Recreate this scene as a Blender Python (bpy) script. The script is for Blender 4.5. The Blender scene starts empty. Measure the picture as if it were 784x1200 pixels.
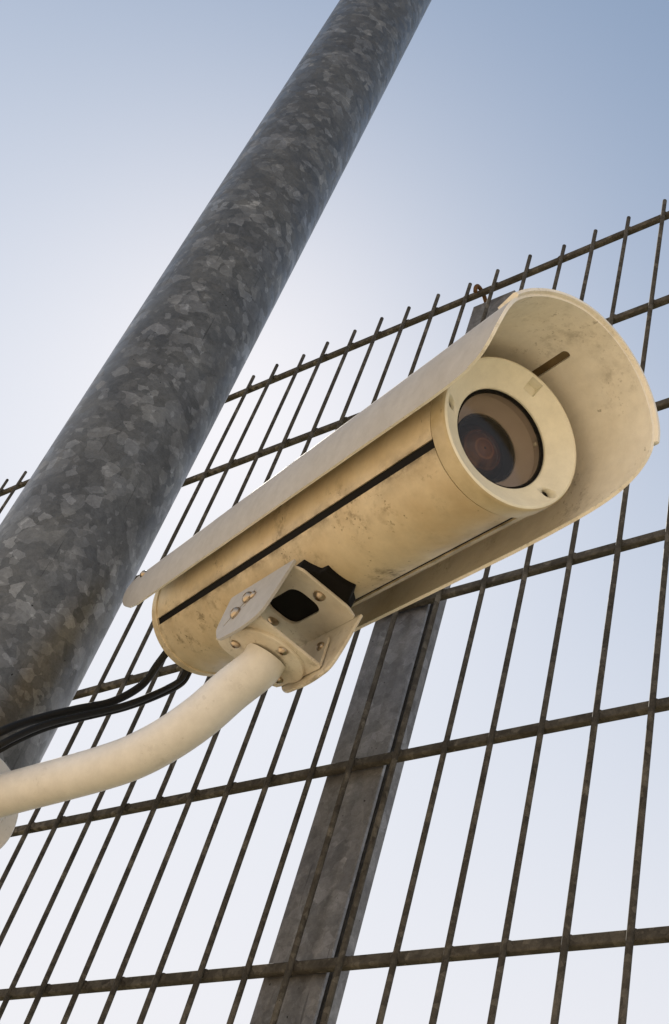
import bpy, bmesh, math, random
from mathutils import Vector, Matrix
random.seed(7)
scene = bpy.context.scene
COL = scene.collection
R = math.radians

# ------------------------------------------------------------------ camera
# eye at the origin (1.6 m above the ground), looking up past the pole
def view_axes(az, el, roll):
    f = Vector((math.sin(az)*math.cos(el), math.cos(az)*math.cos(el), math.sin(el)))
    rt = Vector((math.cos(az), -math.sin(az), 0)); up = rt.cross(f)
    return (math.cos(roll)*rt + math.sin(roll)*up, -math.sin(roll)*rt + math.cos(roll)*up, f)
AX = view_axes(-0.91386308, 0.82467823, 0.38993394)
cam_data = bpy.data.cameras.new('camera')
cam_data.sensor_fit = 'VERTICAL'; cam_data.sensor_height = 36; cam_data.sensor_width = 23.52
cam_data.lens = 1498.47/1200*36
cam_data.shift_y = -122.5/1200
cam_data.clip_start = 0.02; cam_data.clip_end = 4000
cam = bpy.data.objects.new('camera', cam_data); COL.objects.link(cam)
m = Matrix((AX[0], AX[1], -AX[2])).transposed().to_4x4()
cam.matrix_world = m
scene.camera = cam

# ------------------------------------------------------------------ sky and sun
SUN_AZ, SUN_EL = R(-58.3), R(45.6)
sun_dir = Vector((math.sin(SUN_AZ)*math.cos(SUN_EL), math.cos(SUN_AZ)*math.cos(SUN_EL), math.sin(SUN_EL)))
world = bpy.data.worlds.new('World'); scene.world = world
world.use_nodes = True
nt = world.node_tree; nt.nodes.clear()
sky = nt.nodes.new('ShaderNodeTexSky'); sky.sky_type = 'NISHITA'; sky.sun_disc = False
sky.sun_elevation = SUN_EL; sky.sun_rotation = SUN_AZ
sky.air_density = 1.8; sky.dust_density = 0.47; sky.ozone_density = 0.5; sky.altitude = 50
bg = nt.nodes.new('ShaderNodeBackground'); bg.inputs['Strength'].default_value = 0.053
out = nt.nodes.new('ShaderNodeOutputWorld')
# pale haze that thickens towards the horizon, the same all the way round
wtc = nt.nodes.new('ShaderNodeTexCoord'); wsep = nt.nodes.new('ShaderNodeSeparateXYZ')
nt.links.new(wtc.outputs['Generated'], wsep.inputs[0])
wr = nt.nodes.new('ShaderNodeValToRGB'); nt.links.new(wsep.outputs['Z'], wr.inputs[0])
wr.color_ramp.interpolation = 'EASE'
e = wr.color_ramp.elements
e[0].position = .30; e[0].color = (.88, .88, .88, 1); e[1].position = 1.0; e[1].color = (0, 0, 0, 1)
wm = nt.nodes.new('ShaderNodeMix'); wm.data_type = 'RGBA'
nt.links.new(wr.outputs[0], wm.inputs[0]); nt.links.new(sky.outputs[0], wm.inputs[6]); wm.inputs[7].default_value = (9.0, 8.8, 9.1, 1)
nt.links.new(wm.outputs[2], bg.inputs['Color']); nt.links.new(bg.outputs[0], out.inputs['Surface'])
sl = bpy.data.lights.new('sun', 'SUN'); sl.energy = 4.7; sl.angle = R(0.53); sl.color = (1, .93, .82)
so = bpy.data.objects.new('sun', sl); COL.objects.link(so)
so.rotation_euler = sun_dir.to_track_quat('Z', 'Y').to_euler(); so.location = sun_dir*20

scene.render.engine = 'CYCLES'
scene.view_settings.view_transform = 'Standard'; scene.view_settings.look = 'None'
scene.view_settings.exposure = 0.92; scene.view_settings.gamma = 1

# ------------------------------------------------------------------ materials
class MatB:
    def __init__(s, name):
        s.m = bpy.data.materials.new(name); s.m.use_nodes = True
        s.t = s.m.node_tree; s.b = s.t.nodes['Principled BSDF']
        s.co = s.n('ShaderNodeTexCoord').outputs['Object']
    def n(s, kind, **kw):
        x = s.t.nodes.new(kind)
        for k, v in kw.items(): setattr(x, k, v)
        return x
    def link(s, a, b): s.t.links.new(a, b)
    def val(s, x, sock):
        if hasattr(x, 'is_linked') or hasattr(x, 'links'): s.link(x, sock)
        else: sock.default_value = x
    def mapping(s, scale, loc=(0, 0, 0), src=None):
        mp = s.n('ShaderNodeMapping'); s.link(src or s.co, mp.inputs[0])
        mp.inputs['Scale'].default_value = scale; mp.inputs['Location'].default_value = loc
        return mp.outputs[0]
    def noise(s, scale, detail=4, rough=.55, src=None, dist=0, out='Fac'):
        x = s.n('ShaderNodeTexNoise'); s.link(src or s.co, x.inputs['Vector'])
        x.inputs['Scale'].default_value = scale; x.inputs['Detail'].default_value = detail
        x.inputs['Roughness'].default_value = rough; x.inputs['Distortion'].default_value = dist
        return x.outputs[out]
    def voronoi(s, scale, src=None, out='Color', feature='F1'):
        x = s.n('ShaderNodeTexVoronoi'); x.feature = feature
        s.link(src or s.co, x.inputs['Vector']); x.inputs['Scale'].default_value = scale
        return x.outputs[out]
    def ramp(s, src, stops, interp='LINEAR'):
        x = s.n('ShaderNodeValToRGB'); s.link(src, x.inputs[0]); x.color_ramp.interpolation = interp
        e = x.color_ramp.elements
        while len(e) < len(stops): e.new(.5)
        for el, (p, c) in zip(e, stops):
            el.position = p; el.color = (c, c, c, 1) if not hasattr(c, '__len__') else (*c, 1)
        return x.outputs[0]
    def mix(s, fac, a, b, mode='MIX'):
        x = s.n('ShaderNodeMix', data_type='RGBA', blend_type=mode)
        s.val(fac, x.inputs[0])
        for v, i in ((a, 6), (b, 7)):
            if hasattr(v, 'links'): s.link(v, x.inputs[i])
            else: x.inputs[i].default_value = (*v, 1) if len(v) == 3 else v
        return x.outputs[2]
    def math(s, op, a, b=0.):
        x = s.n('ShaderNodeMath', operation=op); s.val(a, x.inputs[0]); s.val(b, x.inputs[1]); return x.outputs[0]
    def bump(s, h, strength, dist=.001):
        x = s.n('ShaderNodeBump'); s.link(h, x.inputs['Height'])
        x.inputs['Strength'].default_value = strength; x.inputs['Distance'].default_value = dist
        s.link(x.outputs[0], s.b.inputs['Normal'])
    def set(s, **kw):
        for k, v in kw.items():
            sock = s.b.inputs[k.replace('_', ' ')]
            if hasattr(v, 'links'): s.link(v, sock)
            elif hasattr(v, '__len__') and len(v) == 3: sock.default_value = (*v, 1)
            else: sock.default_value = v
        return s.m

def paint(name, base, stain, amount=1., seed=0., spot=1., rough=.42, seam=False, spec=.5):
    k = MatB(name)
    src = k.mapping((1, 1, 1), (seed, seed*.7, seed*1.3))
    big = k.ramp(k.noise(14, 5, .6, src), [(.40, 0), (.72, 1)])
    col = k.mix(k.math('MULTIPLY', big, .55*amount), base, stain)
    fine = k.ramp(k.noise(90, 6, .7, src), [(.3, .90), (.7, 1.04)])
    col = k.mix(1., col, fine, 'MULTIPLY')
    if spot:
        mask = k.ramp(k.noise(17, 3, .6, k.mapping((1, 1, 1), (seed+3.1, 1.7, .4))), [(.49, 0), (.63, 1)])
        smudge = k.ramp(k.noise(75, 7, .72, src), [(.50, 0), (.66, .72)])
        speck = k.ramp(k.noise(260, 4, .6, src), [(.60, 0), (.66, .9)])
        d = k.math('MULTIPLY', mask, k.math('MAXIMUM', smudge, speck))
        lone = k.ramp(k.noise(120, 3, .6, k.mapping((1, 1, 1), (seed, 5, 2))), [(.715, 0), (.75, .9)])
        d = k.math('MULTIPLY', k.math('MAXIMUM', d, lone), min(1., amount*spot))
        if seam:   # grime that has gathered along the two lengthwise joints
            sx = k.n('ShaderNodeSeparateXYZ'); k.link(k.co, sx.inputs[0])
            ang = k.math('ABSOLUTE', k.math('ARCTAN2', sx.outputs[1], sx.outputs[2]))
            near = k.ramp(k.math('ABSOLUTE', k.math('SUBTRACT', ang, 2.37)), [(.05, 1.), (.12, .45), (.32, 0)])
            gr = k.ramp(k.noise(38, 6, .7, k.mapping((.6, 1, 1), (1, 4, 2))), [(.42, 0), (.60, .85)])
            d = k.math('MAXIMUM', d, k.math('MULTIPLY', near, gr))
        x = k.n('ShaderNodeClamp'); k.link(d, x.inputs[0])
        col = k.mix(x.outputs[0], col, (.10, .072, .026))
    k.bump(k.noise(420, 3, .6), .12, .0006)
    return k.set(Base_Color=col, Roughness=k.ramp(k.noise(60, 4), [(.3, rough-.06), (.7, rough+.14)]), Specular_IOR_Level=spec)

CREAM, STAIN = (.61, .52, .365), (.43, .30, .14)
M_body = paint('cream_paint', CREAM, STAIN, 1.0, 0., seam=True)
M_ring = paint('cream_ring_paint', (.84, .82, .70), (.74, .68, .52), .45, 4., spot=0)
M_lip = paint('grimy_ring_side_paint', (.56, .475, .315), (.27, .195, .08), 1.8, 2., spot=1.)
M_shield = paint('cream_shield_paint', (.88, .855, .79), (.70, .60, .43), .6, 9., spot=.85)
M_shade_grey = paint('shaded_side_grey_paint', (.44, .44, .445), (.36, .35, .335), .8, 17., spot=.12, rough=.7, spec=.12)  # cool shade of the outward cream faces put into the colour
M_bracket = paint('cream_bracket_paint', (.68, .65, .575), (.47, .36, .21), 1., 6., spot=.8)
M_arm = paint('cream_arm_paint', (.70, .69, .67), (.60, .55, .47), .5, 13., spot=.45)

def plain(name, col, rough=.5, metal=0., noise=0., **kw):
    k = MatB(name)
    c = col
    if noise: c = k.mix(k.noise(60, 5, .65), tuple(v*(1-noise) for v in col), tuple(min(1, v*(1+noise)) for v in col))
    return k.set(Base_Color=c, Roughness=rough, Metallic=metal, **kw)
M_black = plain('black_rubber', (.006, .0055, .0055), .8, noise=.3, Specular_IOR_Level=.15)
M_cable = plain('black_cable_jacket', (.007, .007, .007), .55, noise=.2, Specular_IOR_Level=.25)
M_screw = plain('stainless_screw', (.46, .38, .29), .32, 1., noise=.25)
M_lensblack = plain('black_lens_barrel', (.005, .0045, .0045), .6, noise=.2, Specular_IOR_Level=.2)
def lens_mat():
    k = MatB('coated_lens_painted_reflections')
    sx = k.n('ShaderNodeSeparateXYZ'); k.link(k.co, sx.inputs[0])
    rad = k.math('SQRT', k.math('ADD', k.math('POWER', sx.outputs[1], 2.), k.math('POWER', sx.outputs[2], 2.)))
    col = k.ramp(k.math('MULTIPLY', rad, 45.), [(0, (.16, .062, .022)), (.26, (.10, .036, .013)), (.33, (.20, .08, .03)), (.37, (.07, .024, .009)), (.58, (.045, .015, .006)), (.64, (.085, .03, .012)), (.70, (.02, .007, .004)), (.92, (.004, .003, .003))])  # brown ring reflections painted into the lens colour
    return k.set(Base_Color=col, Roughness=.10, Specular_IOR_Level=.6, Specular_Tint=(1., .72, .5))
M_lens = lens_mat()
M_darkscrew = plain('hole_shade_screw', (.03, .026, .02), .5, .6, noise=.3)  # shade inside the ring holes put into the screw colour
M_slot_shade = plain('slot_shade_brown', (.16, .115, .055), .7, noise=.5)  # dark brown paints the shade of the slot recess
M_inner = plain('brown_grey_interior', (.52, .465, .43), .6, noise=.15)
M_brass = plain('rusty_hook_steel', (.12, .065, .03), .8, .0, noise=.4, Specular_IOR_Level=.1)

def glass():
    k = MatB('window_glass'); t = k.t
    tr = k.n('ShaderNodeBsdfTransparent'); tr.inputs[0].default_value = (.86, .84, .82, 1)
    gl = k.n('ShaderNodeBsdfGlossy'); gl.inputs['Roughness'].default_value = .04
    lw = k.n('ShaderNodeLayerWeight'); lw.inputs[0].default_value = .5
    fr = k.n('ShaderNodeMath', operation='MULTIPLY_ADD')
    k.link(k.math('POWER', lw.outputs['Facing'], 4.), fr.inputs[0]); fr.inputs[1].default_value = .95; fr.inputs[2].default_value = .02
    mx = k.n('ShaderNodeMixShader'); k.link(fr.outputs[0], mx.inputs[0]); k.link(tr.outputs[0], mx.inputs[1]); k.link(gl.outputs[0], mx.inputs[2])
    k.link(mx.outputs[0], t.nodes['Material Output'].inputs['Surface'])
    return k.m
M_glass = glass()

def galvanised(name, scale, dark, mid, light, metal=.75, rough=.5, spec=.5):
    k = MatB(name)
    warp = k.noise(scale*1.1, 3, .6, out='Color')
    add = k.n('ShaderNodeVectorMath', operation='MULTIPLY_ADD')
    k.link(warp, add.inputs[0]); add.inputs[1].default_value = (.55/scale,)*3; k.link(k.co, add.inputs[2])
    w = add.outputs[0]
    sep = k.n('ShaderNodeSeparateColor'); k.link(k.voronoi(scale, w), sep.inputs[0])
    sep2 = k.n('ShaderNodeSeparateColor'); k.link(k.voronoi(scale*2.1, w), sep2.inputs[0])
    sep3 = k.n('ShaderNodeSeparateColor'); k.link(k.voronoi(scale*.62, w), sep3.inputs[0])
    c = k.ramp(sep.outputs[0], [(0, dark), (.30, mid), (.50, dark), (.62, mid), (.80, tuple(.5*(a+b) for a, b in zip(mid, light))), (.90, light)], 'CONSTANT')
    c2 = k.ramp(sep2.outputs[0], [(0, mid), (.5, dark), (.80, mid), (.92, light)], 'CONSTANT')
    c3 = k.ramp(sep3.outputs[1], [(0, dark), (.45, mid), (.84, light)], 'CONSTANT')
    col = k.mix(.42, c, c2); col = k.mix(.24, col, c3)
    calm = k.ramp(k.noise(scale*.35, 3, .6, k.mapping((1, 1, 1), (2.3, .7, 5))), [(.36, .40), (.60, 1.)])
    col = k.mix(calm, tuple(.45*a+.55*b for a, b in zip(dark, mid)), col)
    tone = k.ramp(k.noise(scale*.22, 4, .6), [(.3, (.80, .80, .82)), (.7, (1.15, 1.13, 1.09))])
    col = k.mix(1., col, tone, 'MULTIPLY')
    grain = k.ramp(k.noise(scale*9, 4, .7), [(.25, .86), (.75, 1.12)])
    col = k.mix(1., col, grain, 'MULTIPLY')
    soft = k.ramp(k.noise(scale*2.4, 8, .78, dist=.6), [(.28, .72), (.72, 1.26)])
    col = k.mix(1., col, soft, 'MULTIPLY')
    pit = k.ramp(k.noise(scale*3.2, 1, .5), [(.78, 0), (.80, 1)])
    scr = k.ramp(k.noise(scale*2.2, 3, .6, k.mapping((1, 1, .05))), [(.675, 0), (.71, .9)])
    col = k.mix(k.math('MAXIMUM', pit, k.math('MULTIPLY', scr, .5)), col, (.015, .014, .013))
    ro = k.math('ADD', k.math('MULTIPLY', sep.outputs[1], .16), rough-.08)
    k.bump(k.noise(scale*6, 4, .6), .10, .0008)
    return k.set(Base_Color=col, Metallic=metal, Roughness=ro, Specular_IOR_Level=spec)
M_pole = galvanised('spangled_galvanised_steel', 72, (.090, .092, .090), (.138, .140, .137), (.365, .37, .365), .6, .38)
M_fence = galvanised('weathered_galvanised_wire', 120, (.048, .045, .040), (.082, .077, .068), (.17, .16, .14), .0, .85, .08)
M_post = galvanised('galvanised_post_steel', 85, (.14, .14, .142), (.205, .205, .21), (.31, .31, .32), .55, .5)

def ground_mat():
    k = MatB('pale_gravel_ground')
    a = k.noise(.35, 5, .6); b = k.voronoi(38, out='Color')
    sep = k.n('ShaderNodeSeparateColor'); k.link(b, sep.inputs[0])
    col = k.mix(k.ramp(a, [(.3, 0), (.7, 1)]), (.46, .355, .225), (.54, .425, .28))
    col = k.mix(1., col, k.ramp(sep.outputs[0], [(0, .75), (1, 1.2)]), 'MULTIPLY')
    k.bump(k.voronoi(38, out='Distance'), .5, .01)
    return k.set(Base_Color=col, Roughness=.9)
M_ground = ground_mat()

# ------------------------------------------------------------------ mesh helpers
def mobj(name, verts, faces, mat, parent=None, smooth=False, auto=None):
    me = bpy.data.meshes.new(name)
    me.from_pydata([tuple(v) for v in verts], [], faces)
    bm = bmesh.new(); bm.from_mesh(me)
    bmesh.ops.remove_doubles(bm, verts=bm.verts, dist=1e-6)
    bmesh.ops.recalc_face_normals(bm, faces=bm.faces)
    if smooth:
        for f in bm.faces: f.smooth = True
        lim = R(auto if auto else 35)
        for e in bm.edges:
            if len(e.link_faces) == 2 and e.calc_face_angle() > lim: e.smooth = False
    bm.to_mesh(me); bm.free()
    me.materials.append(mat)
    o = bpy.data.objects.new(name, me); COL.objects.link(o)
    if parent: o.parent = parent
    return o
def share(src, name, parent, loc=None, rot=None, mw=None):
    o = bpy.data.objects.new(name, src.data); COL.objects.link(o); o.parent = parent
    if mw is not None: o.matrix_basis = mw
    if loc is not None: o.location = loc
    if rot is not None: o.rotation_euler = rot
    return o
def bev(o, w=.0008, seg=2, ang=35):
    b = o.modifiers.new('bevel', 'BEVEL'); b.width = w; b.segments = seg; b.limit_method = 'ANGLE'; b.angle_limit = R(ang)
    b.harden_normals = False
    return o
def bake(o):
    dg = bpy.context.evaluated_depsgraph_get()
    me = bpy.data.meshes.new_from_object(o.evaluated_get(dg))
    old = o.data; o.modifiers.clear(); o.data = me; bpy.data.meshes.remove(old)
def cut(o, cutters):
    for c in cutters:
        b = o.modifiers.new('cut', 'BOOLEAN'); b.operation = 'DIFFERENCE'; b.solver = 'EXACT'; b.object = c
    bpy.context.view_layer.update()
    bake(o)
    for c in cutters:
        me = c.data; bpy.data.objects.remove(c); bpy.data.meshes.remove(me)
    return o
def ring_faces(n_rings, seg, closed=True):
    fs = []
    for i in range(n_rings-1):
        for j in range(seg if closed else seg-1):
            a = i*seg+j; b = i*seg+(j+1) % seg
            fs.append((a, b, b+seg, a+seg))
    return fs
def lathe(name, prof, mat, parent=None, seg=72, axis='X', center=(0, 0, 0), auto=30, close=False):
    """profile of (axial, radius); radius 0 closes"""
    vs, rings = [], 0
    P = prof + ([prof[0]] if close else [])
    for x, r in P:
        for j in range(seg):
            t = 2*math.pi*j/seg; c, s = r*math.cos(t), r*math.sin(t)
            v = {'X': (x, s, c), 'Z': (c, s, x), 'Y': (c, x, s)}[axis]
            vs.append(tuple(a+b for a, b in zip(v, center)))
    return mobj(name, vs, ring_faces(len(P), seg), mat, parent, True, auto)
def prism(name, poly, axis, a0, a1, mat, parent=None, smooth=False):
    """poly in the two remaining axes (cyclic order x,y,z), extruded along axis"""
    n = len(poly)
    def pt(p, a): return {'x': (a, p[0], p[1]), 'y': (p[0], a, p[1]), 'z': (p[0], p[1], a)}[axis]
    vs = [pt(p, a0) for p in poly]+[pt(p, a1) for p in poly]
    fs = [tuple(range(n)), tuple(range(2*n-1, n-1, -1))]+[(i, (i+1) % n, n+(i+1) % n, n+i) for i in range(n)]
    return mobj(name, vs, fs, mat, parent, smooth)
def box(name, x, y, z, mat, parent=None):
    return prism(name, [(x[0], y[0]), (x[1], y[0]), (x[1], y[1]), (x[0], y[1])], 'z', z[0], z[1], mat, parent)
def rounded(poly, r, seg=5):
    """round the corners of a polygon; r is a number or a list"""
    out = []; n = len(poly)
    for i in range(n):
        p = Vector(poly[i]); a = Vector(poly[i-1])-p; b = Vector(poly[(i+1) % n])-p
        rr = r[i] if hasattr(r, '__len__') else r
        if rr <= 0: out.append(tuple(p)); continue
        d = min(rr, a.length*.48, b.length*.48)
        A = p+a.normalized()*d; B = p+b.normalized()*d
        for k in range(seg+1):
            t = k/seg; out.append(tuple(A*(1-t)**2+p*2*t*(1-t)+B*t*t))
    return out
def catmull(pts, n=12):
    P = [Vector(p) for p in pts]; P = [2*P[0]-P[1]]+P+[2*P[-1]-P[-2]]; o = []
    for i in range(1, len(P)-2):
        for k in range(n):
            t = k/n; a, b, c, d = P[i-1:i+3]
            o.append(.5*((2*b)+(c-a)*t+(2*a-5*b+4*c-d)*t*t+(3*b-a-3*c+d)*t**3))
    o.append(P[-2]); return o
def tube(name, path, r, mat, parent=None, seg=20, caps=True):
    vs = []; up = None
    for i, p in enumerate(path):
        t = (path[min(i+1, len(path)-1)]-path[max(i-1, 0)]).normalized()
        if up is None: up = t.orthogonal().normalized()
        up = (up-t*up.dot(t)).normalized(); sd = t.cross(up)
        rr = r(i/(len(path)-1)) if callable(r) else r
        for j in range(seg):
            a = 2*math.pi*j/seg; vs.append(p+up*math.cos(a)*rr+sd*math.sin(a)*rr)
    fs = ring_faces(len(path), seg)
    if caps: fs += [tuple(range(seg)), tuple(range((len(path)-1)*seg, len(path)*seg))]
    return mobj(name, vs, fs, mat, parent, True, 50)
def empty(name, mw):
    o = bpy.data.objects.new(name, None); COL.objects.link(o); o.matrix_world = mw; o.empty_display_size = .05; return o
def tag(o, label, cat, group=None):
    o['label'] = label; o['category'] = cat
    if group: o['group'] = group
    return o
def interp(tab, x):
    if x <= tab[0][0]: return tab[0][1]
    for (a, va), (b, vb) in zip(tab, tab[1:]):
        if x <= b: return va+(vb-va)*(x-a)/(b-a)
    return tab[-1][1]

GROUND = -1.6
# ------------------------------------------------------------------ ground
g = box('ground', (-1500, 1500), (-1500, 1500), (GROUND-.5, GROUND), M_ground)
g['kind'] = 'structure'

dimmer_m = MatB('bounce_dimmer_dark')
dimmer_c = dimmer_m.mix(dimmer_m.ramp(dimmer_m.noise(1.2, 6, .65), [(.3, 0), (.7, 1)]), (.045, .06, .022), (.10, .095, .045))
dimmer_m.bump(dimmer_m.noise(60, 5, .7), .6, .02)
lw_ = box('bounce_dimmer_sheet', (-1490, 1490), (.95, 1490), (GROUND+.004, GROUND+.02), dimmer_m.set(Base_Color=dimmer_c, Roughness=.95))  # unseen dark sheet added to cut ground bounce from beyond the fence
lw_['kind'] = 'structure'

# ------------------------------------------------------------------ lamp pole
PX, PY, PR = -0.9781, 0.5031, 0.0738
pole = empty('steel_pole', Matrix.Translation((PX, PY, GROUND)))
tag(pole, 'thick round galvanised steel pole with spangled patches, leaning across the upper left', 'pole')
lathe('shaft', [(.02, PR)]+[(.02+i*.25, PR) for i in range(1, 26)]+[(6.3, PR-.0005), (6.3, 0)], M_pole, pole, 128, 'Z', auto=40)
lathe('base_plate', [(0, 0), (0, .14), (.016, .14), (.02, .136), (.02, 0)], M_post, pole, 64, 'Z')

# ------------------------------------------------------------------ mesh fence
D, X0, Z0, DZ, TIP, S = 0.72915, -0.46823, 1.44055, 0.19562, 0.04271, 0.05
RAILY = D+.0066
zs = RAILY/D
fence = empty('mesh_fence', Matrix.Translation((0, D, GROUND)))
tag(fence, 'galvanised steel mesh fence of thin upright bars on flat rails behind the camera', 'fence')
# one bar (local z measured from the ground)
top = Z0+TIP-GROUND
seg = 10
bar = lathe('bar', [(.05, 0), (.05, .0027)]+[(.05+(top-.052)*i/10, .0027) for i in range(1, 10)]+[(top-.0012, .0027), (top, .0018), (top, 0)], M_fence, fence, seg, 'Z', auto=50)
bar.location.x = X0
for i in range(-45, 62):
    if i == 0: continue
    b = share(bar, 'bar', fence, loc=(X0-i*S+random.uniform(-.0006, .0006), random.uniform(-.0004, .0004), random.uniform(-.0015, .0015)))
    b.rotation_euler = (random.uniform(-.0008, .0008), random.uniform(-.0012, .0012), random.uniform(0, 6.28))
XL, XR = X0-61*S-.02, X0+45*S+.02
rp = rounded([(-.0037, -.0046), (.0037, -.0046), (.0037, .0046), (-.0037, .0046)], .0019, 3)
nseg = 60
vs = []; 
for k in range(nseg+1):
    x = XL+(XR-XL)*k/nseg
    vs += [(x, p[0], p[1]) for p in rp]
np_ = len(rp)
fs = ring_faces(nseg+1, np_)+[tuple(range(np_)), tuple(range(nseg*np_, (nseg+1)*np_))]
for i in range(-45, 62):      # weld beads where the bars cross
    x = X0-i*S; b0 = len(vs); w = random.uniform(.0042, .0056)
    for zz, sc_ in ((-.0042, .55), (0, 1.), (.0042, .55)):
        for q in range(6):
            a = q*math.pi/3; vs.append((x+w*sc_*math.cos(a), -.0034+.0026*sc_*math.sin(a), zz))
    for rr in range(2):
        for q in range(6):
            fs.append((b0+rr*6+q, b0+rr*6+(q+1) % 6, b0+rr*6+6+(q+1) % 6, b0+rr*6+6+q))
    fs += [tuple(range(b0, b0+6)), tuple(range(b0+12, b0+18))]
rail = mobj('rail', vs, fs, M_fence, fence, True, 60)
for k in range(16):
    z = (Z0-k*DZ)*zs if k < 8 else (Z0*zs-k*DZ*zs)
    if z-GROUND < .08: break
    if k == 0: rail.location = (0, RAILY-D, z-GROUND)
    else: share(rail, 'rail', fence, loc=(0, RAILY-D, z-GROUND))
# posts behind the mesh: front flange, web, back flange
ptop = 1.436-GROUND
def post(x):
    e = bpy.data.objects.new('post', None)
    o = []
    p0 = .0125
    poly = [(-.0665, p0), (0, p0), (0, p0+.0040), (-.022, p0+.0040), (-.022, p0+.0185), (-.0062, p0+.0185), (-.0062, p0+.0335), (-.0665, p0+.0335), (-.0665, p0+.0185), (-.046, p0+.0185), (-.046, p0+.0040), (-.0665, p0+.0040)]
    return poly
pst = prism('post', post(0), 'z', 0, ptop, M_post, fence); bev(pst, .0009, 2)
pst.location.x = -.6908
hook_path = [Vector((-.0225, .026, .021)), Vector((-.0225, .006, .0215))]
hook_path = catmull([(-.0225, .024, .000), (-.0225, .014, .0075), (-.0225, .006, .0095), (-.0225, -.0015, .008), (-.0225, -.0045, .001), (-.0225, -.003, -.0075)], 8)
def add_hook(parent):
    hk = tube('hook_bolt', hook_path, .0030, M_brass, parent, 12)
    hk.location = (-.0335, 0, Z0*zs-GROUND)
    return hk
add_hook(pst)
for dx in (-2.5, 2.5):
    p2 = share(pst, 'post', fence, loc=(-.6908+dx, 0, 0)); bev(p2, .0009, 2)

# ------------------------------------------------------------------ camera housing
az, el = 1.8977, -.1965
n = Vector((math.sin(az)*math.cos(el), math.cos(az)*math.cos(el), math.sin(el)))
u = (Vector((0, 0, 1))-n.z*n).normalized(); s = u.cross(n)
a5 = R(5); u2 = math.cos(a5)*u+math.sin(a5)*s; s2 = math.cos(a5)*s-math.sin(a5)*u
C = Vector((-0.3644, 0.4253, 0.6376))
HM = Matrix((n, s2, u2)).transposed().to_4x4(); HM.translation = C
def L2W(p): return HM @ Vector(p)
house = empty('security_camera', HM)
tag(house, 'weathered cream tubular security camera under a curved sun shield, pointing right', 'security camera')
RB = .0538
def arc_shell(name, t0, t1, r0, r1, x0, x1, mat, parent, nt_=72, nx=2, auto=35):
    vs = []
    for xx in (x0, x1):
        for k in range(nt_+1):
            t = R(t0+(t1-t0)*k/nt_); vs.append((xx, r1*math.sin(t), r1*math.cos(t)))
        for k in range(nt_, -1, -1):
            t = R(t0+(t1-t0)*k/nt_); vs.append((xx, r0*math.sin(t), r0*math.cos(t)))
    m_ = 2*(nt_+1)
    fs = [(i, (i+1) % m_, m_+(i+1) % m_, m_+i) for i in range(m_)]
    for b in (0, m_):
        for k in range(nt_): fs.append((b+k, b+k+1, b+m_-2-k, b+m_-1-k))
    return mobj(name, vs, fs, mat, parent, True, auto)
XF, XR_ = -.0172, -.4660
GAP = 3.3   # half width of the gasket joints, degrees
up_sh = arc_shell('upper_shell', -135+GAP, 138-GAP, .047, RB, XR_, XF, M_body, house, 120)
lo_sh = arc_shell('lower_shell', 138+GAP, 225-GAP, .047, RB, XR_, XF, M_body, house, 60)
arc_shell('gasket', -135-GAP+.1, -135+GAP-.1, .046, RB-.0012, XR_, XF, M_black, house, 6)
arc_shell('gasket', 138-GAP+.1, 138+GAP-.1, .046, RB-.0012, XR_, XF, M_black, house, 6)
lathe('seal_ring', [(XF-.001, .045), (XF-.001, .0515), (XF+.0014, .0515), (XF+.0014, .045)], M_black, house, 96, close=True)
# front ring: side band, rounded lip, dished face
prof = [(-.0158, .046), (-.0158, .0540), (-.0152, .0548), (-.0030, .0550)]
for k in range(6):
    t = R(90*k/5); prof.append((-.0030+.0030*math.sin(t), .0520+.0030*math.cos(t)))
prof += [(-.0012, .0505), (-.0100, .0385), (-.0108, .0368), (-.0118, .0360), (-.0158, .0358)]
fr = lathe('front_ring', prof, M_ring, house, 144, auto=28, close=True)
fr.data.materials.append(M_lip)
cutters = []
for ang in (-106.5, 111.5):
    t = R(ang); c = lathe('cutter', [(-.0150, 0), (-.0150, .0042), (.01, .0042), (.01, 0)], M_ring, None, 32)
    c.location = L2W((0, .0472*math.sin(t), .0472*math.cos(t))); c.rotation_euler = HM.to_euler(); cutters.append(c)
tb = box('cutter', (-.0085, .01), (-.0048, .0048), (.0425, .0510), M_ring); tb.matrix_world = HM; cutters.append(tb)
bpy.context.view_layer.update()
cut(fr, cutters)
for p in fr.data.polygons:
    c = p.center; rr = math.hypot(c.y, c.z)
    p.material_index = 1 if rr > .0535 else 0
M_screw_prof = [(-.0030, 0), (-.0030, .0032), (-.001, .0032), (.0002, .0027), (.0008, .0016), (.0002, .0013), (-.0006, .0012), (-.0006, 0)]
ring_screw = None
for ang in (-106.5, 111.5):
    t = R(ang); loc = (-.0085, .0472*math.sin(t), .0472*math.cos(t))
    if ring_screw is None:
        ring_screw = lathe('screw', M_screw_prof, M_darkscrew, fr, 24); ring_screw.location = loc
    else: share(ring_screw, 'screw', fr, loc=loc)
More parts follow.
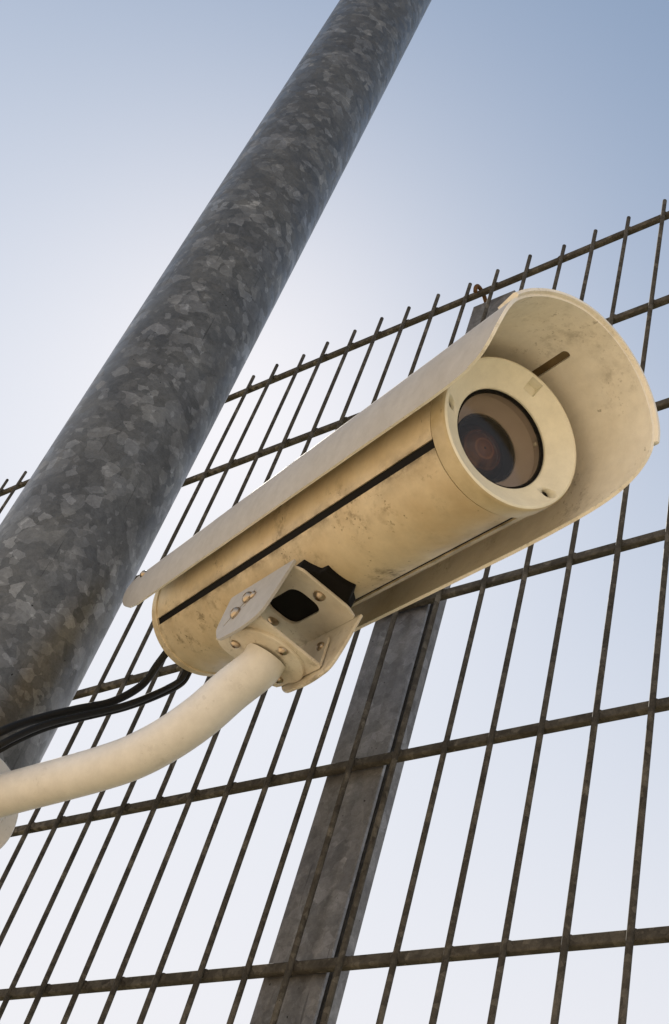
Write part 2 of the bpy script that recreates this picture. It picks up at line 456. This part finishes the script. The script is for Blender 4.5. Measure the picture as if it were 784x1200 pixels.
# window, interior and lens
lathe('window_seal', [(-.0150, .0335), (-.0150, .0357), (-.0130, .0357), (-.0130, .0345)], M_black, house, 96, close=True)
lathe('window_glass', [(-.0150, 0), (-.0150, .0352), (-.0138, .0352), (-.0138, 0)], M_glass, house, 96)
inner = lathe('inner_baffle', [(-.0156, .0352), (-.0215, .0345), (-.0285, .0265), (-.0300, .0252), (-.040, .0250), (-.040, .0365), (-.0156, .0365)], M_inner, house, 96, close=True)
bead = lathe('indicator_bead', [(0, 0), (.0006, .0011), (.0015, .0015), (.0025, .0013), (.003, 0)], M_ring, inner, 16); bead.location = (-.0200, .0265, .0215)
barrel = lathe('lens_barrel', [(-.075, .0240), (-.0330, .0246), (-.0305, .0244), (-.0296, .0238), (-.0298, .0228), (-.0320, .0218), (-.0370, .0212), (-.075, .0212)], M_lensblack, house, 96, close=True)
lp = [(-.050, 0), (-.050, .0211)]+[(-.0440+.0135*math.cos(R(a)), .0228*math.sin(R(a))) for a in range(66, -1, -4)]
lathe('lens', lp, M_lens, barrel, 64, auto=60)
lathe('inner_chamber', [(-.075, 0), (-.075, .045), (-.041, .045)], M_lensblack, house, 48)
# rear cap with cable glands
lathe('rear_cap', [(-.4650, .046), (-.4650, .0545), (-.4656, .0550), (-.4745, .0550), (-.4762, .0540), (-.4766, .0525), (-.4766, 0)], M_body, house, 96, auto=28)
gl_pts = [(-.4766, -.007, -.0180), (-.4766, .014, -.0200)]
gl = None
for p in gl_pts:
    if gl is None:
        gl = lathe('cable_gland', [(0, 0), (0, .008), (-.004, .008), (-.005, .0062), (-.008, .0055), (-.009, .0045), (-.009, 0)], M_black, house, 20); gl.location = p
    else: share(gl, 'cable_gland', house, loc=p)
# sun shield
RS, TH, OFF = .0716, .0023, .0020
front_tab = [(-116.3, .002), (-115.9, .022), (-114.6, .044), (-112, .056), (-108, .0635), (-102, .069), (-92, .0725), (-80, .0715), (-66, .0645), (-50, .0615), (-34, .0605), (-16, .0595), (2, .0575), (20, .0558), (39, .0548), (64, .0545), (74, .0525), (80, .0485), (87, .0415), (94, .031), (100, .015), (104, -.006), (107, -.035), (109, -.07)]
rear_tab = [(-116.3, -.478), (-114.5, -.497), (-110, -.512), (-103, -.522), (-92, -.529), (-75, -.532), (0, -.532), (80, -.530), (98, -.520), (105, -.505), (109, -.470)]
TL, TR = -116.3, 109.
def smoothtab(tab, x, w=2.5):
    if x < TL+3 or x > TR-3: return interp(tab, x)
    return sum(interp(tab, x+w*k/3) for k in range(-3, 4))/7
ths = []
t = TL
while t < TR-1e-6:
    ths.append(t); t += .5 if (t < TL+8 or t > TR-10) else 2.
ths.append(TR)
NX = 44
vin, vout = [], []
for t in ths:
    xf, xr = smoothtab(front_tab, t), smoothtab(rear_tab, t)
    for k in range(NX+1):
        x = xr+(xf-xr)*k/NX
        a = R(t)
        for lst, r in ((vin, RS-TH), (vout, RS)):
            lst.append((x, OFF+r*math.sin(a), r*math.cos(a)))
NT = len(ths); W = NX+1; NV = NT*W
vs = vin+vout; fs = []
for i in range(NT-1):
    for k in range(NX):
        a = i*W+k; fs.append((a, a+1, a+W+1, a+W)); fs.append((NV+a, NV+a+W, NV+a+W+1, NV+a+1))
for i in range(NT-1):
    for k in (0, NX):
        a = i*W+k; fs.append((a, a+W, NV+a+W, NV+a))
for i in (0, NT-1):
    for k in range(NX):
        a = i*W+k; fs.append((a, a+1, NV+a+1, NV+a))
shield = mobj('sun_shield', vs, fs, M_shield, house, True, 40); shield.data.materials.append(M_shade_grey)
def stadium(x0, x1, w, sg=8):
    r = w/2; p = []
    for k in range(sg+1):
        a = -math.pi/2+math.pi*k/sg; p.append((x1-r+r*math.cos(a), r*math.sin(a)))
    for k in range(sg+1):
        a = math.pi/2+math.pi*k/sg; p.append((x0+r+r*math.cos(a), r*math.sin(a)))
    return p
sc = prism('cutter', [(x, y+.002) for x, y in stadium(-.034, .0205, .0064)], 'z', .060, .080, M_shield); sc.matrix_world = HM
bpy.context.view_layer.update()
cut(shield, [sc])
# raised rim band along the front edge of the shield
tr = [t for t in ths if -70 <= t <= 70]
vs = []
for t in tr:
    xf = smoothtab(front_tab, t); a = R(t)
    for x, r in ((xf-.018, RS-.0002), (xf-.018, RS+.0016), (xf-.0004, RS+.0032), (xf+.0020, RS+.0026), (xf+.0026, RS+.0004), (xf+.0006, RS-.0004)):
        vs.append((x, OFF+r*math.sin(a), r*math.cos(a)))
fs = ring_faces(len(tr), 6)+[tuple(range(6)), tuple(range(len(vs)-6, len(vs)))]
mobj('shield_rim', vs, fs, M_shield, shield, True, 40)
# added strip closing the slot from above, recess shade put into its colour
vs = []
for x in (-.042, .028):
    for r in (RS+.0001, RS+.0012):
        for k in range(7):
            a = R(-4+(8*k/6)); vs.append((x, OFF+r*math.sin(a), r*math.cos(a)))
fs = []
for k in range(6):
    fs += [(k, k+1, 15+k, 14+k), (7+k, 8+k, 22+k, 21+k), (k, k+1, 8+k, 7+k), (14+k, 15+k, 22+k, 21+k)]
fs += [(0, 7, 21, 14), (6, 13, 27, 20)]
mobj('slot_shade_strip', vs, fs, M_slot_shade, shield, True, 40)
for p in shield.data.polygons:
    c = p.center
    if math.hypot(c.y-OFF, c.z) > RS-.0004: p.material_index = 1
dome = [(-.002, 0), (-.002, .0042), (.0004, .0042), (.0018, .0036), (.0027, .0024), (.0030, .0018), (.0018, .0016), (.0016, 0)]
def radial(o, ang, x, r):
    a = R(ang); d = Vector((0, math.sin(a), math.cos(a)))
    q = d.to_track_quat('X', 'Z'); o.matrix_basis = Matrix.Translation((x, OFF+r*d.y, r*d.z)) @ q.to_matrix().to_4x4()
ss_ = lathe('screw', dome, M_screw, shield, 20); radial(ss_, -84, -.498, RS)
so2 = share(ss_, 'screw', shield); radial(so2, 84, -.498, RS)
# black rubber pad under the lower shell
pad = prism('mounting_pad', [(-.300, -.016), (-.205, -.0206), (-.1935, -.0086), (-.1843, -.0082), (-.1849, .0184), (-.198, .0240), (-.2043, .0304), (-.300, .028)], 'z', -.0585, -.048, M_black, house); bev(pad, .001)

# ------------------------------------------------------------------ bracket with bent arm
brk = empty('camera_bracket', Matrix.Translation((-.90, .500, .489)))
tag(brk, 'cream bent pipe arm with bolted swivel head carrying the security camera', 'bracket')
BM = brk.matrix_world.inverted() @ HM     # housing frame seen from the bracket
def bpart(o): o.parent = brk; o.matrix_basis = BM; return o
S0, S1, TP = -.0290, .0402, .0026
top_pl = prism('top_plate', rounded([(-.300, S0+TP), (-.2065, S0+TP), (-.2010, S0+.010), (-.2010, S1-.013), (-.2065, S1-TP), (-.300, S1-TP)], [.002, .003, .004, .004, .003, .002], 4), 'z', -.0612, -.0586, M_bracket)
hole = prism('cutter', rounded([(-.2755, -.0105), (-.2255, -.0105), (-.2255, .0185), (-.2755, .0185)], [.0115]*4, 8), 'z', -.07, -.05, M_bracket)
cut(top_pl, [hole]); bpart(top_pl); bev(top_pl, .0006)
ear_poly = rounded([(-.1990, -.0586), (-.2010, -.092), (-.2050, -.1090), (-.2300, -.1155), (-.2720, -.1140), (-.2920, -.0970), (-.3060, -.0586)], [.001, .010, .012, .014, .010, .006, .003], 6)
slots = []
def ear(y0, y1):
    return prism('ear', ear_poly, 'y', y0, y1, M_shade_grey if y0 < 0 else M_bracket)  # near ear gets the shade-coloured grey, far ear stays cream
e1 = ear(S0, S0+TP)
# thin arc slots for the tilt screws
def arc_slot(cx, cz, rad, a0, a1, w, y0, y1):
    pts = []; N = 14
    for k in range(N+1):
        a = R(a0+(a1-a0)*k/N); pts.append((cx+(rad+w/2)*math.cos(a), cz+(rad+w/2)*math.sin(a)))
    for k in range(N, -1, -1):
        a = R(a0+(a1-a0)*k/N); pts.append((cx+(rad-w/2)*math.cos(a), cz+(rad-w/2)*math.sin(a)))
    return prism('cutter', pts, 'y', y0, y1, M_bracket)
c1 = arc_slot(-.2585, -.0770, .0085, -80, 60, .0022, S0-.01, S0+.01)
c2 = prism('cutter', [(-.2760, -.0990), (-.2778, -.0972), (-.2592, -.0772), (-.2576, -.0788)], 'y', S0-.01, S0+.01, M_bracket)
cut(e1, [c1, c2]); bpart(e1); bev(e1, .0007)
e2 = ear(S1-TP, S1); bpart(e2); bev(e2, .0007)
# lower cradle: base plate and two cheeks
BASE = -.1050
base = prism('base_plate', rounded([(-.292, S0+TP+.0006), (-.2165, S0+TP+.0006), (-.2165, S1-TP-.0006), (-.292, S1-TP-.0006)], [.014, .004, .004, .014], 5), 'z', BASE-.0014, BASE+.0014, M_bracket)
bpart(base); bev(base, .0007)
ck = rounded([(-.2170, BASE), (-.2320, -.0700), (-.2800, -.0700), (-.2900, BASE)], [.002, .008, .008, .002], 4)
c_a = prism('cheek', ck, 'y', S0+TP+.0008, S0+TP+.0030, M_bracket); bpart(c_a); bev(c_a, .0005)
c_b = prism('cheek', ck, 'y', S1-TP-.0030, S1-TP-.0008, M_bracket); bpart(c_b); bev(c_b, .0005)
FC = (-.2520, .0060)
fl = lathe('pipe_flange', [(BASE-.0014, 0), (BASE-.0014, .0315), (BASE-.0035, .0315), (BASE-.0042, .0308), (BASE-.0044, 0)], M_bracket, None, 72, 'Z', (FC[0], FC[1], 0)); bpart(fl)
dome2 = [(0, 0), (0, .0044), (.0014, .0043), (.0027, .0034), (.0033, .0024), (.0036, .0017), (.0020, .0015), (.0018, 0)]
hs = lathe('screw', dome2, M_screw, None, 28)
def put_screw(o, parent, pos, normal, scale=1.):
    q = Vector(normal).to_track_quat('X', 'Z')
    M_ = BM @ (Matrix.Translation(pos) @ q.to_matrix().to_4x4() @ Matrix.Scale(scale, 4))
    o.parent = parent; o.matrix_basis = parent.matrix_basis.inverted() @ M_
spots = [(top_pl, (-.2120, .0060, -.0612), (0, 0, -1), 1.15), (top_pl, (-.2870, .0060, -.0612), (0, 0, -1), 1.1),
         (e1, (-.2555, S0, -.0772), (0, -1, 0), 1.2), (e1, (-.2625, S0, -.0905), (0, -1, 0), 1.2), (e1, (-.2465, S0, -.0775), (0, -1, 0), .75),
         (c_b, (-.2350, S1-TP-.0030, -.0820), (0, -1, 0), .9)]
for a in (3, 123, 240):
    t = R(a); spots.append((fl, (FC[0]+.0258*math.cos(t), FC[1]+.0258*math.sin(t), BASE-.0044), (0, 0, -1), .92))
first = True
for par, pos, nrm, sc_ in spots:
    o = hs if first else share(hs, 'screw', par)
    first = False; put_screw(o, par, pos, nrm, sc_)
# bent pipe, in world coordinates
Bw = L2W((FC[0], FC[1], BASE-.0030))
dirn = (-u2*.80 - n*.25).normalized()
pts = [(-.893, .4985, .4880), (-.860, .4995, .4905), (-.8250, .5015, .4940), (-.790, .5035, .4975), (-.7560, .5050, .5010), (-.7230, .5060, .5060), (-.6930, .5072, .5175), (-.6665, .5080, .5340), (-.6450, .5083, .5540)]
pts = pts+[tuple(Bw+dirn*.012), tuple(Bw)]
path = [p-brk.matrix_world.translation for p in catmull(pts, 10)]
tube('arm_pipe', path, .0168, M_arm, brk, 48)
# pole end: round plate, hub and the band round the pole
lathe('wall_plate', [(.005, 0), (.005, .0425), (.0060, .0435), (.0100, .0435), (.0112, .0422), (.0112, 0)], M_arm, brk, 72, 'X')
lathe('hub', [(.0112, .0235), (.0190, .0235), (.0230, .0200), (.0230, .0168), (.0112, .0168)], M_arm, brk, 64, 'X', close=True)
sd = prism('saddle', [(-.012, -.040), (.0052, -.034), (.0052, .034), (-.012, .040)], 'z', -.045, .045, M_arm, brk); bev(sd, .001)
bd = None
for dz in (-.030, .030):
    if bd is None:
        bd = lathe('band', [(-.006, PR+.0001), (-.006, PR+.0012), (.006, PR+.0012), (.006, PR+.0001)], M_screw, brk, 96, 'Z', close=True)
        bd.location = Vector((PX, PY, .489+dz))-brk.matrix_world.translation
    else: share(bd, 'band', brk, loc=Vector((PX, PY, .489+dz))-brk.matrix_world.translation)

# ------------------------------------------------------------------ cables
def at(px, py, z):
    return AX[0]*((px-392)/1498.47*z)-AX[1]*((py-477.5)/1498.47*z)+AX[2]*z
def dep(p): return AX[2].dot(p)
def cable(local, px, ds, z1):
    P = [L2W(p) for p in local]; z0 = dep(P[-1])
    for k, (x, y) in enumerate(px): P.append(at(x, y, z0+(z1-z0)*min(1, (k+1)/ds)))
    return P
ca = cable([(-.484, -.007, -.018), (-.4905, -.0080, -.026), (-.4935, -.0095, -.040), (-.4945, -.0105, -.056)],
           [(166, 803), (132, 822), (90, 831), (42, 843), (0, 858), (-40, 880), (-70, 930), (-80, 1000)], 5, 1.025)
cb = cable([(-.484, .014, -.020), (-.4890, .0140, -.028), (-.4915, .0145, -.042), (-.4920, .0148, -.058)],
           [(184, 812), (145, 827), (98, 838), (50, 850), (0, 873), (-40, 900), (-70, 950), (-85, 1020)], 5, 1.015)
cc = cable([(-.484, .0165, -.020), (-.4900, .0180, -.028), (-.4935, .0195, -.042), (-.4945, .0195, -.058)],
           [(187, 816), (146, 831), (98, 842.5), (50, 856), (0, 880), (-40, 906), (-70, 956), (-90, 1026)], 5, 1.03)
low = [(-.905, .405, .20), (-.905, .41, -.6), (-.905, .41, GROUND-.05)]
for nm, P, r, lab in (('cable', ca, .0036, 'thick black cable, uppermost of those looping from the camera rear to the pole'),
                      ('cable', cb, .0029, 'middle black cable of those looping from the camera rear to the pole'),
                      ('cable', cc, .0018, 'thin black cable, lowest of those looping from the camera rear to the pole')):
    dx = Vector(((r-.003)*8, 0, 0))
    o = tube(nm, catmull([Vector(p) for p in P]+[Vector(p)+dx for p in low], 10), r, M_cable, None, 16)
    tag(o, lab, 'cable', 'cables running from the camera to the pole')
